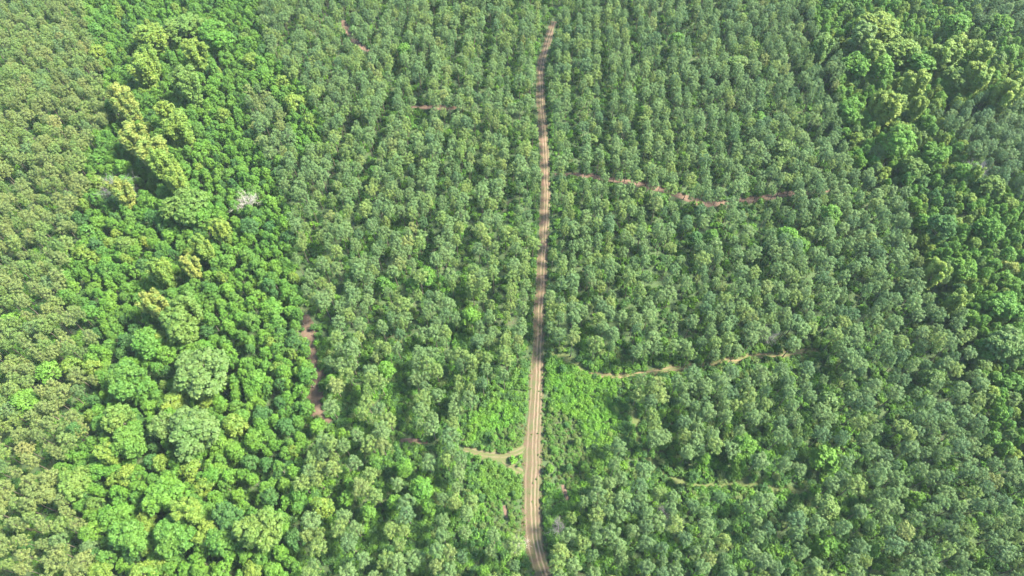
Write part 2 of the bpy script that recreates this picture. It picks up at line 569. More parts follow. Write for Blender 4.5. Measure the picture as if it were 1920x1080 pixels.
# lone broadleaved trees among the pines
for px, py, r, tone in [(883, 590, 17, 'bright'), (798, 510, 16, 'bright'), (770, 531, 12, 'mid'), (718, 527, 14, 'mid'), (722, 690, 15, 'bright'), (620, 712, 12, 'bright'),
                        (592, 797, 13, 'bright'), (640, 812, 12, 'bright'), (757, 875, 16, 'bright'), (703, 862, 14, 'mid'), (790, 915, 21, 'bright'), (802, 950, 14, 'bright'), (737, 940, 14, 'bright'),
                        (690, 958, 14, 'mid'), (648, 930, 14, 'bright'), (655, 905, 12, 'mid'), (1385, 118, 22, 'pale'), (1271, 70, 13, 'mid'), (1560, 398, 18, 'bright'), (1478, 440, 20, 'bright'), (1502, 458, 17, 'bright'),
                        (1520, 433, 14, 'pale'), (1305, 445, 14, 'deep'), (1335, 440, 13, 'mid'), (1240, 372, 13, 'mid'), (1398, 832, 20, 'bright'), (1385, 860, 15, 'bright'), (1550, 855, 25, 'bright'), (1320, 858, 11, 'bright'), (1300, 892, 11, 'deep'),
                        (1553, 948, 21, 'pale'), (1722, 932, 16, 'bright'), (1548, 1020, 20, 'bright'), (1482, 1062, 17, 'deep'), (1733, 622, 15, 'pale'), (757, 92, 14, 'bright'), (1424, 220, 14, 'mid'), (1470, 275, 17, 'pale'),
                        (1752, 705, 17, 'pale'), (1555, 750, 18, 'pale'), (1515, 782, 12, 'mid'), (984, 190, 10, 'mid'), (1085, 400, 10, 'mid'), (1205, 205, 10, 'mid'),
                        (735, 505, 10, 'deep'), (655, 520, 13, 'deep'), (1490, 640, 9, 'lime'), (700, 320, 10, 'mid'), (985, 185, 9, 'lime'), (850, 20, 11, 'mid'), (1690, 870, 10, 'mid'), (1640, 1030, 12, 'mid'), (1850, 1060, 12, 'mid'),
                        (1770, 1075, 13, 'mid'), (905, 1070, 11, 'bright'), (1520, 560, 8, 'lime'), (1245, 640, 9, 'mid')]:
    place('broad', tone, px, py, r, 'lone')

# the trees that stand out in the broadleaved wood on the left
for sp, tone, px, py, r in [
        ('plume', 'gold', 222, 178, 26), ('plume', 'gold', 236, 196, 18), ('plume', 'gold', 247, 250, 24), ('plume', 'gold', 278, 275, 28), ('plume', 'lime', 300, 300, 22), ('plume', 'lime', 330, 228, 24),
        ('plume', 'lime', 310, 205, 18), ('plume', 'olive', 345, 145, 26), ('big', 'lime', 278, 60, 30), ('big', 'olive', 345, 45, 34), ('broad', 'lime', 180, 95, 15), ('plume', 'lime', 262, 120, 24), ('plume', 'lime', 275, 100, 18),
        ('big', 'bright', 400, 55, 28), ('plume', 'lime', 360, 90, 22), ('broad', 'lime', 470, 110, 18), ('broad', 'lime', 550, 188, 20), ('broad', 'lime', 580, 222, 15), ('broad', 'lime', 527, 150, 16), ('broad', 'bright', 495, 135, 18),
        ('big', 'olive', 345, 380, 36), ('big', 'bright', 368, 400, 22), ('plume', 'gold', 222, 350, 18), ('plume', 'lime', 325, 330, 20), ('plume', 'lime', 296, 500, 20), ('plume', 'gold', 352, 492, 16), ('plume', 'gold', 283, 565, 22), ('big', 'olive', 325, 602, 30),
        ('broad', 'lime', 302, 635, 20), ('plume', 'olive', 345, 570, 22), ('broad', 'lime', 130, 684, 20), ('broad', 'lime', 170, 686, 16), ('broad', 'bright', 85, 692, 22), ('broad', 'bright', 16, 600, 20), ('big', 'pale', 372, 690, 46),
        ('big', 'mid', 232, 706, 32), ('broad', 'lime', 340, 728, 20), ('broad', 'lime', 372, 735, 20), ('broad', 'lime', 388, 760, 16), ('broad', 'lime', 322, 752, 22), ('big', 'pale', 360, 800, 44), ('big', 'pale', 302, 795, 24),
        ('broad', 'lime', 355, 877, 24), ('broad', 'lime', 297, 868, 17), ('big', 'bright', 302, 920, 34), ('plume', 'lime', 345, 955, 25), ('big', 'lime', 388, 1000, 28), ('big', 'olive', 480, 985, 38), ('big', 'olive', 130, 900, 28),
        ('broad', 'bright', 205, 965, 24), ('broad', 'lime', 436, 793, 21), ('broad', 'lime', 380, 906, 19), ('big', 'mid', 322, 1000, 34), ('broad', 'lime', 185, 1068, 20), ('broad', 'lime', 262, 1074, 22), ('broad', 'lime', 300, 1060, 18), ('broad', 'lime', 472, 1068, 18),
        ('big', 'mid', 235, 825, 28), ('big', 'olive', 216, 780, 24), ('broad', 'bright', 42, 748, 24), ('plume', 'lime', 192, 848, 16), ('broad', 'lime', 238, 888, 20), ('plume', 'lime', 410, 425, 17), ('plume', 'lime', 375, 455, 18),
        ('big', 'mid', 415, 1010, 26), ('broad', 'lime', 600, 945, 20), ('big', 'mid', 235, 1005, 30), ('broad', 'lime', 520, 690, 18), ('broad', 'bright', 505, 575, 20), ('broad', 'bright', 480, 710, 20), ('broad', 'lime', 268, 985, 18),
        ('big', 'deep', 420, 970, 26), ('big', 'mid', 270, 640, 26), ('broad', 'lime', 178, 480, 17), ('broad', 'lime', 155, 470, 15), ('broad', 'lime', 205, 455, 14), ('broad', 'olive', 232, 455, 17)]:
    place(sp, tone, px, py, r * (0.86 if sp == 'plume' else 0.93), 'west')

# and in the wood on the right
for sp, tone, px, py, r in [
        ('big', 'lime', 1650, 42, 38), ('big', 'lime', 1690, 88, 34), ('plume', 'lime', 1640, 92, 22), ('big', 'bright', 1610, 115, 28), ('plume', 'lime', 1676, 190, 24), ('plume', 'lime', 1652, 185, 18), ('plume', 'lime', 1775, 95, 26), ('plume', 'lime', 1797, 80, 20),
        ('big', 'bright', 1730, 110, 30), ('plume', 'lime', 1838, 135, 24), ('plume', 'lime', 1845, 95, 20), ('big', 'olive', 1800, 140, 26), ('plume', 'lime', 1892, 168, 24), ('plume', 'lime', 1912, 150, 18), ('big', 'bright', 1690, 255, 30), ('big', 'bright', 1755, 282, 24),
        ('broad', 'lime', 1783, 318, 15), ('plume', 'lime', 1832, 322, 12), ('big', 'olive', 1868, 345, 24), ('broad', 'pale', 1652, 282, 17), ('plume', 'lime', 1722, 150, 22), ('plume', 'pale', 1622, 60, 24), ('big', 'bright', 1660, 120, 24),
        ('plume', 'lime', 1725, 195, 16), ('big', 'bright', 1600, 200, 26), ('plume', 'olive', 1545, 80, 18), ('broad', 'lime', 1895, 380, 16), ('broad', 'gold', 1897, 502, 19), ('big', 'bright', 1888, 565, 32), ('big', 'pale', 1892, 640, 36),
        ('plume', 'lime', 1760, 505, 20), ('broad', 'lime', 1752, 490, 13), ('plume', 'lime', 1800, 556, 18), ('broad', 'bright', 1822, 590, 18), ('broad', 'lime', 1860, 735, 18), ('broad', 'bright', 1842, 700, 16), ('big', 'bright', 1810, 500, 24), ('big', 'deep', 1770, 420, 24),
        ('broad', 'lime', 1905, 850, 15), ('broad', 'lime', 1820, 372, 15), ('big', 'bright', 1860, 425, 26), ('big', 'olive', 1720, 310, 24), ('broad', 'lime', 1770, 60, 15), ('big', 'bright', 1800, 40, 24), ('big', 'bright', 1880, 40, 22)]:
    place(sp, tone, px, py, r * 0.82, 'east', 0.94)

fixed = list(trees)


def spaced(cands, dmin_fn, start=()):
    """dart throwing: keep the candidates that stand clear of those kept before"""
    cell = 4.0
    grid = {}

    def put(x, y, d):
        grid.setdefault((int(x // cell), int(y // cell)), []).append((x, y, d))
    for x, y, d in start:
        put(x, y, d)
    keep = []
    for (x, y) in cands:
        d = dmin_fn(x, y)
        ok = True
        i, j = int(x // cell), int(y // cell)
        for a in range(i - 3, i + 4):
            for b in range(j - 3, j + 4):
                for (u, v, e) in grid.get((a, b), ()):
                    if (u - x) ** 2 + (v - y) ** 2 < (0.5 * (d + e)) ** 2:
                        ok = False
                        break
                if not ok:
                    break
            if not ok:
                break
        if ok:
            put(x, y, d)
            keep.append((x, y, d))
    return keep


def blocked(x, y, zc, r):
    """true where a crown would hide ground that the photograph shows open"""
    px, py, dep = proj(x, y, zc)
    gx, gy, _ = proj(x, y, 0.0)
    rp = r * F / dep
    bad = poly_dist(px, py, ROAD) < 8 + 3.5 * np.clip((py - 720) / 200, 0, 1) + 0.9 * rp
    bad |= poly_dist(gx, gy, ROAD) < 12
    for line, w, k in ((T_RIGHT[:7], 7, 0.85), (T_RIGHT[6:], 6, 0.72), (T_FORK[:7], 8, 0.9), (T_FORK2, 8, 0.9), (T_EDGE, 11, 0.9), (T_UPPER[1:3], 2, 0.2), (T_UPPER[5:8], 3, 0.35), (T_UPPER[8:10], 1, 0.1), (T_GRASS, 6, 0.7), (RED_BARE, 4, 0.6), (T_GLIMPSE, 4, 0.8), (T_FAR[:3], 3, 0.4)):
        bad |= (poly_dist(px, py, line) < w + k * rp) | (poly_dist(gx, gy, line) < w)
    for poly in (CLEAR_R, CLEAR_L, CLEAR_L2):
        bad |= in_poly(px, py, poly) | in_poly(gx, gy, poly)
    for (qx, qy, qr) in GAPS:
        bad |= np.hypot(px - qx, py - qy) < qr * 0.85 + rp * 0.55
    return bad


start = [(t['x'], t['y'], 2 * 0.82 * t['s'] * SHAPES[t['sp']][t['k']][3]) for t in fixed]

# pines: planted rows parallel to the road, now and then a thinning lane
r0, r1 = at(997, 950), at(1024, 60)
ax = math.atan2(r1[0] - r0[0], r1[1] - r0[1])
ux, uy = math.sin(ax), math.cos(ax)
vx, vy = uy, -ux
ROW = 3.35
cand = []
for i in range(-130, 131):
    lane = i % 4 == 0
    s = -120.0
    while s < 430:
        s += random.uniform(2.9, 4.5)
        if random.random() > (0.06 if lane else 0.95):
            continue
        o = i * ROW + random.gauss(0, 0.38) + 1.2 * math.sin(s * 0.021 + i * 0.13) + 0.6 * math.sin(s * 0.05 + 1.3 * i)
        cand.append((r0[0] + o * vx + s * ux, r0[1] + o * vy + s * uy))
random.shuffle(cand)
cz = 11.0


def in_frame(px, py, m):
    return (-m < px) & (px < 1920 + m) & (-m * 0.8 < py) & (py < 1080 + m)


def pine_ok(xy, close):
    x, y = xy[:, 0], xy[:, 1]
    px, py, d = proj(x, y, cz)
    tan = in_poly(px, py, TAN_PATCH)
    ok = (d > 20) & in_frame(px, py, 170) & ~(in_poly(px, py, LEFT_WOOD) & ~tan) & ~in_poly(px, py, RIGHT_WOOD)
    loose = (px < 230) | ((px > 1725) & (py < 380)) | tan
    ok &= loose if close else ~loose
    xy = xy[ok]
    return xy[~blocked(xy[:, 0], xy[:, 1], cz, 1.85)]


# the close, irregular pine stands at the far left and far right follow the rows
pc = [tuple(p) for p in pine_ok(np.array(cand), False)] + [tuple(p) for p in pine_ok(np.c_[rng.uniform(-430, 430, 60000), rng.uniform(-25, 430, 60000)], True)]


def pine_gap(x, y):
    px, py, d = proj(x, y, cz)
    if px < 230 or (px > 1725 and py < 380):
        return random.uniform(2.5, 3.3)
    return random.uniform(2.7, 3.6)


for (x, y, d) in spaced(pc, pine_gap, start):
    px, py, dep = proj(x, y, cz)
    q = random.random()
    if px < 230 or in_poly(px, py, TAN_PATCH):
        warm = (0.6 if py > 150 else 0.42) + 0.12 * (py > 650)  # golden needle colour partly stands in for sunlight on these crowns
        tone = 'gold' if q < warm else ('straw' if q < warm + 0.03 else ('warm' if q < 0.94 else 'grey'))
        if in_poly(px, py, TAN_PATCH):
            tone = 'gold' if q < 0.4 else 'grey'
    elif px > 1725 and py < 380:
        tone = 'dark' if q < 0.7 else 'grey'
    elif px < 1040:
        e = 0.22 + 0.2 * (px > 860) + 0.12 * (py > 700)  # extra yellow-green towards the road paints sunlit crowns into the needle colour
        tone = 'warm' if q < e else ('gold' if q < e + 0.04 else ('dark' if q > 0.93 else 'grey'))
    else:
        e = 0.14 + 0.12 * (px < 1250)
        tone = 'warm' if q < e else ('gold' if q < e + 0.025 else ('dark' if q > 0.86 else 'grey'))
    big = min(1.3, max(0.72, random.gauss(1.01, 0.2)))
    trees.append(dict(sp='pine', tone=tone, x=x, y=y, rot=random.uniform(0, 6.283), s=big, sz=min(1.15, max(0.8, random.gauss(1.0, 0.1))), k=random.randrange(22), note=None, fixed=False))

# broadleaved woods: close canopy of small crowns with a few larger ones
zb = 8.5
xy = np.c_[rng.uniform(-430, 430, 110000), rng.uniform(-25, 430, 110000)]
px, py, d = proj(xy[:, 0], xy[:, 1], zb)
ok = (d > 20) & in_frame(px, py, 170) & ((in_poly(px, py, LEFT_WOOD) & ~in_poly(px, py, TAN_PATCH)) | in_poly(px, py, RIGHT_WOOD)) & (poly_dist(px, py, T_EDGE) > 17)
bc = [tuple(p) for p in xy[ok]]
for (x, y, d) in spaced(bc, lambda x, y: random.choice((1.9, 2.1, 2.4, 2.8, 3.3, 4.2)), [(a, b, c * 0.38) for a, b, c in start]):
    px, py, dep = proj(x, y, zb)
    q = random.random()
    left = px < 800
    if left:
        # bright young growth down the middle and right of the wood, darker to the top
        br = 0.9 if (px > 360 or (120 < px < 300 and 380 < py < 660)) else 0.74
        if py < 130:
            br *= 0.75
        tone = 'bright' if q < br * 0.62 else ('mid' if q < br else ('deep' if q < br + 0.08 else ('lime' if q < br + 0.13 else ('mid' if q < 0.94 else 'olive'))))
    else:
        lime = 0.3 if py < 220 else 0.18
        tone = 'lime' if q < lime else ('pale' if q < lime + 0.1 else ('bright' if q < lime + 0.58 else ('deep' if q > 0.94 else 'mid')))
    s = d / 4.2 * 0.68 + 0.32
    s = s * random.uniform(0.9, 1.15)
    trees.append(dict(sp='broad', tone=tone, x=x, y=y, rot=random.uniform(0, 6.283), s=s, sz=(0.62 + 0.4 * s) * random.uniform(0.85, 1.15), k=random.randrange(14), note='west' if left else 'east', fixed=False))

# ------------------------------------------------------------------ individuals (the largest in view) and the masses behind
for t in trees:
    tr, cr, h, R = SHAPES[t['sp']][t['k']]
    t['px'], t['py'], t['dep'] = (float(v) for v in proj(t['x'], t['y'], h * t['sz'] * 0.82))
    t['rp'] = R * t['s'] * F / t['dep']
    t['see'] = 0 < t['px'] < 1920 and 0 < t['py'] < 1080


def tone_words(t):
    if t['sp'] == 'pine':
        return {'grey': 'grey-green', 'warm': 'yellow-tipped green', 'gold': 'golden-olive', 'straw': 'straw-coloured', 'dark': 'dark green'}[t['tone']]
    return {'mid': 'mid-green', 'deep': 'deep green', 'bright': 'bright green', 'lime': 'yellow-green', 'gold': 'golden', 'pale': 'pale green', 'olive': 'olive-green'}[t['tone']]


used_labels = set()


def place_words(t):
    px, py = t['px'], t['py']
    return '%d%% across, %d%% up the picture' % (round(px / 19.2), round((1080 - py) / 10.8))


def where_words(t):
    px, py = t['px'], t['py']
    if t['sp'] != 'pine' and t['note'] == 'lone':
        return 'among the plantation pines'
    if t['sp'] != 'pine':
        return 'in the western wood' if False else ('in the left-hand wood' if t['note'] == 'west' else 'in the right-hand wood')
    d = abs(px - np.interp(py, [p[1] for p in ROAD], [p[0] for p in ROAD])) - 14
    if px < 560:
        return 'of the left-hand stand'
    if d < t['rp'] * 1.6:
        return 'at the dirt road'
    return 'left of the dirt road' if px < 1000 else 'right of the dirt road'


def label_for(t):
    size = 'large' if t['rp'] > (27 if t['sp'] != 'pine' else 26) else ('small' if t['rp'] < (15 if t['sp'] != 'pine' else 18) else '')
    kind = 'pine' if t['sp'] == 'pine' else {'broad': 'broadleaf tree', 'big': 'wide broadleaf tree', 'plume': 'tall broadleaf tree'}[t['sp']]
    s = ' '.join(w for w in (size, tone_words(t), kind, where_words(t)) if w)
    lab = s + ', ' + place_words(t)
    n = 0
    while lab in used_labels:
        n += 1
        lab = s + ', %.1f%% across, %.1f%% up the picture' % (t['px'] / 19.2, (1080 - t['py']) / 10.8)
        if n > 1:
            break
    used_labels.add(lab)
    return lab


def build_tree(t):
    tr, cr = tree_meshes(t['sp'], t['tone'], t['k'])
    name = 'pine_tree' if t['sp'] == 'pine' else 'broadleaf_tree'
    e = bpy.data.objects.new(name, None)
    e.empty_display_size = 0.5
    col.objects.link(e)
    e.location = (t['x'], t['y'], 0.0)
    e.rotation_euler = (0, 0, t['rot'])
    e.scale = (t['s'], t['s'], t['sz'])
    for nm, me in (('trunk', tr), ('crown', cr)):
        o = bpy.data.objects.new(nm, me)
        col.objects.link(o)
        o.parent = e
    if t['sp'] == 'pine':
        grp = 'golden pines of the far left stand' if t['px'] < 560 else 'pines planted in rows beside the dirt road'
    else:
        grp = {'lone': 'lone broadleaved trees among the pines', 'west': 'broadleaved trees of the wood left of the plantation', 'east': 'broadleaved trees of the wood right of the plantation'}[t['note']]
    tag(e, label_for(t), 'pine tree' if t['sp'] == 'pine' else 'tree', grp)


pines = sorted([t for t in trees if t['sp'] == 'pine' and t['see']], key=lambda t: -t['rp'] if False else t['dep'])
broads = sorted([t for t in trees if t['sp'] != 'pine' and t['see']], key=lambda t: -t['rp'] - (1000 if t['note'] == 'lone' else 0))
solo = set(map(id, pines[:300])) | set(map(id, broads[:300]))
for t in trees:
    if id(t) in solo:
        build_tree(t)


# tall bushes standing in the roadside clearings
bush_spots = []
cb = np.c_[rng.uniform(-60, 60, 9000), rng.uniform(20, 200, 9000)]
bx, by, _ = proj(cb[:, 0], cb[:, 1], 1.2)
okb = (in_poly(bx, by, CLEAR_R) | in_poly(bx, by, CLEAR_L) | in_poly(bx, by, CLEAR_L2)) & (poly_dist(bx, by, ROAD) > 26)
for line in (T_RIGHT, T_FORK, T_FORK2):
    okb &= poly_dist(bx, by, line) > 17
for (x, y, d) in spaced([tuple(p) for p in cb[okb]], lambda x, y: random.choice((4.6, 6.0, 8.0)))[:110]:
    px, py, dep = (float(v) for v in proj(x, y, 1.5))
    tone = random.choice(('mid', 'mid', 'deep', 'bright', 'bright', 'olive'))
    k = random.randrange(14)
    s = random.uniform(0.26, 0.52)
    t = dict(sp='broad', tone=tone, x=x, y=y, rot=random.uniform(0, 6.283), s=s, sz=s * random.uniform(0.6, 0.85), k=k, note='bush', px=px, py=py)
    tr, cr = tree_meshes('broad', tone, k)
    e = bpy.data.objects.new('bush', None)
    col.objects.link(e)
    e.location = (x, y, 0)
    e.rotation_euler = (0, 0, t['rot'])
    e.scale = (s, s, t['sz'])
    for nm, me in (('stem', tr), ('foliage', cr)):
        o = bpy.data.objects.new(nm, me)
        col.objects.link(o)
        o.parent = e
    side = 'right of the dirt road' if px > 1005 else 'left of the dirt road'
    tag(e, '%s bush %s, %.1f%% across, %.1f%% up the picture' % (tone_words(t), side.replace('dirt ', ''), px / 19.2, (1080 - py) / 10.8), 'bush', 'bushes in the clearings beside the dirt road')


def mass(name, members, label, cat):
    keys = sorted({(t['sp'], t['tone'], t['k']) for t in members})
    where = {k: i for i, k in enumerate(keys)}
    ob = scatter(name, [(t['x'], t['y'], 0) for t in members], [(0, 0, t['rot']) for t in members], [(t['s'], t['s'], t['sz']) for t in members],
                 [where[(t['sp'], t['tone'], t['k'])] for t in members], [proto_obj(*k) for k in keys])
    return tag(ob, label, cat, kind='stuff')


rest_p = [t for t in trees if t['sp'] == 'pine' and id(t) not in solo]
rest_b = [t for t in trees if t['sp'] != 'pine' and id(t) not in solo]
mass('pine_forest', rest_p, 'grey-green pine plantation stretching away on both sides of the dirt road', 'forest')
mass('broadleaf_forest', rest_b, 'bright and deep green broadleaved woods beside the pine plantation', 'forest')
print('TREES pines', len(pines), 'broad', len(broads), 'all', len(trees))


# ------------------------------------------------------------------ dead trees and bare bushes
def dead_tree_mesh(name, g, h, spread, mat, levels=3, n0=7, r0=0.16, upright=0.9):
    b = Bag()

    def grow(p, d, L, r, lev):
        pts, rad = [p], [r]
        q, dd = p.copy(), d.copy()
        for k in range(3):
            dd = unit(dd + g.normal(0, 0.18, 3))
            q = q + dd * L / 3
            pts.append(q.copy())
            rad.append(r * (1 - 0.24 * (k + 1)))
        b.add(*tube(pts, rad, 5))
        if lev > 0:
            for k in range(int(g.integers(4, 6))):
                f = g.uniform(0.3, 1.0)
                s = p + (q - p) * f
                nd = unit(dd + g.normal(0, 0.65, 3) + np.array([0, 0, 0.15]))
                grow(s, nd, L * g.uniform(0.5, 0.72), r * 0.5, lev - 1)
    top = np.array([0, 0, h * 0.5])
    b.add(*tube([(0, 0, 0), (0.05, 0.03, h * 0.25), top], [r0 * 1.3, r0, r0 * 0.8], 7))
    trunk = b.get()
    b = Bag()
    for k in range(n0):
        a = k * 2.399 + g.normal(0, 0.3)
        d = unit(np.array([math.cos(a) * spread, math.sin(a) * spread, upright * g.uniform(0.5, 1.3)]))
        s = np.array([0, 0, h * 0.5 * g.uniform(0.55, 1.0)])
        grow(s, d, h * g.uniform(0.36, 0.5), r0 * 0.6, levels)
    return mesh_from('trunk', *trunk, [mat]), mesh_from('branches', *b.get(), [mat])


for (px, py, h, sp_, mat, r0_, lab, nm, sc) in [
        (458, 380, 11.0, 0.55, BARK_DEAD, 0.20, 'bleached leafless tree standing in the bright green left-hand wood', 'dead_tree', 1.0),
        (974, 1019, 5.2, 0.9, BARK_DEAD, 0.06, 'grey leafless bush touching the left edge of the dirt road', 'bare_bush', 1.0),
        (1048, 987, 5.2, 0.6, BARK_DEAD2, 0.06, 'dark grey leafless bush right of the dirt road, below the clearing', 'bare_bush', 1.0),
        (1437, 627, 9.0, 0.5, BARK_DEAD2, 0.10, 'grey dead tree above the right-hand side track', 'dead_tree', 1.0),
        (1830, 318, 12.0, 0.5, BARK_DEAD2, 0.14, 'grey dead tree at the corner of the far right pine stand', 'dead_tree', 1.0),
        (222, 345, 15.0, 0.5, BARK_DEAD2, 0.14, 'grey half-bare tree between golden crowns at the edge of the left-hand wood', 'dead_tree', 1.0),
        (1250, 962, 7.0, 0.55, BARK_DEAD2, 0.08, 'grey dead shrub between pines below the grassy strip', 'dead_tree', 1.0)]:
    g = np.random.default_rng(int(px * 7 + py))
    x, y, _ = at(px, py, h * 0.75)
    tm, bm_ = dead_tree_mesh(nm, g, h, sp_, mat, 3, 9 if nm == 'dead_tree' else 12, r0_, 1.0)
    e = bpy.data.objects.new(nm, None)
    col.objects.link(e)
    e.location = (x, y, 0)
    e.rotation_euler = (0, 0, g.uniform(0, 6.28))
    for n2, me in (('trunk', tm), ('branches', bm_)):
        o = bpy.data.objects.new(n2, me)
        col.objects.link(o)
        o.parent = e
    tag(e, lab, 'dead tree' if nm == 'dead_tree' else 'bush')

# ------------------------------------------------------------------ ground
gm, nt, out = new_mat('forest_floor')
geo = nt.nodes.new('ShaderNodeNewGeometry')
P = geo.outputs['Position']
big_n = noise(nt, P, 0.05, 4.0)
mid_n = noise(nt, P, 0.55, 5.0, 0.6)
fine_n = noise(nt, P, 4.0, 4.0, 0.6)
litter = ramp(nt, [(0.3, (0.045, 0.038, 0.024)), (0.7, (0.090, 0.070, 0.046))])
nt.links.new(fine_n, litter.inputs['Fac'])
green = ramp(nt, [(0.3, (0.030, 0.058, 0.020)), (0.55, (0.048, 0.085, 0.026)), (0.75, (0.085, 0.125, 0.038))])
nt.links.new(fine_n, green.inputs['Fac'])
cover = ramp(nt, [(0.32, (0, 0, 0)), (0.46, (1, 1, 1))])
nt.links.new(math_n(nt, 'ADD', math_n(nt, 'MULTIPLY', mid_n, 0.6), math_n(nt, 'MULTIPLY', big_n, 0.4)), cover.inputs['Fac'])
c = mixc(nt, cover.outputs['Color'], litter.outputs['Color'], green.outputs['Color'])
b = nt.nodes.new('ShaderNodeBsdfPrincipled')
b.inputs['Roughness'].default_value = 0.95
nt.links.new(c, b.inputs['Base Color'])
bp = nt.nodes.new('ShaderNodeBump')
bp.inputs['Distance'].default_value = 0.25
nt.links.new(fine_n, bp.inputs['Height'])
nt.links.new(bp.outputs[0], b.inputs['Normal'])
nt.links.new(b.outputs[0], out.inputs['Surface'])
S = 3000.0
me = mesh_from('ground', [(-S, -S, 0), (S, -S, 0), (S, S, 0), (-S, S, 0)], [(0, 1, 2, 3)], [gm])
o = bpy.data.objects.new('ground', me)
col.objects.link(o)
tag(o, 'forest floor of leaf litter and low green cover', 'ground', kind='structure')


# ------------------------------------------------------------------ tracks
def smooth_line(pts, step=1.2):
    P = np.array([at(x, y)[:2] for x, y in pts])
    for _ in range(3):
        Q = [P[0]]
        for a, b_ in zip(P[:-1], P[1:]):
            Q += [a * 0.75 + b_ * 0.25, a * 0.25 + b_ * 0.75]
        Q.append(P[-1])
        P = np.array(Q)
    seg = np.r_[0, np.cumsum(np.hypot(*np.diff(P, axis=0).T))]
    s = np.arange(0, seg[-1], step)
    return np.c_[np.interp(s, seg, P[:, 0]), np.interp(s, seg, P[:, 1])], s


def track(name, pts, half, mat, ruts, z=0.06, label='', width_fn=None, seed=0, n=17, taper=True):
    """a worn track: ribbon with pressed-in ruts and a ragged edge; 'across' is metres from its middle"""
    P, s = smooth_line(pts)
    d = np.gradient(P, axis=0)
    d = unit(d)
    nrm = np.c_[d[:, 1], -d[:, 0]]
    g = np.random.default_rng(seed)
    V, UV = [], []
    for i in range(len(P)):
        w = half * (width_fn(P[i]) if width_fn else 1.0)
        if taper:
            w *= min(1.0, 0.35 + 0.65 * min(i, len(P) - 1 - i) / 6)
        wl = w * (1 + 0.12 * math.sin(s[i] * 0.31 + seed) + g.normal(0, 0.035))
        wr = w * (1 + 0.12 * math.sin(s[i] * 0.27 + 2 + seed) + g.normal(0, 0.035))
        for k in range(n):
            a = -1 + 2 * k / (n - 1)
            off = a * (wr if a > 0 else wl)
            zz = z * (1 - abs(a) ** 4 * 0.9)
            for ru in ruts:
                zz -= 0.045 * math.exp(-((off - ru) / 0.22) ** 2)
            V.append((P[i, 0] + nrm[i, 0] * off, P[i, 1] + nrm[i, 1] * off, max(0.006, zz)))
            UV.append((off, s[i], a))
    Q = [(i * n + k, i * n + k + 1, (i + 1) * n + k + 1, (i + 1) * n + k) for i in range(len(P) - 1) for k in range(n - 1)]
    me = mesh_from(name, V, Q, [mat])
    at_ = me.attributes.new('across', 'FLOAT_VECTOR', 'POINT')
    at_.data.foreach_set('vector', np.asarray(UV, np.float32).ravel())
    o = bpy.data.objects.new(name, me)
    col.objects.link(o)
    tag(o, label, 'track', kind='structure')
    return o


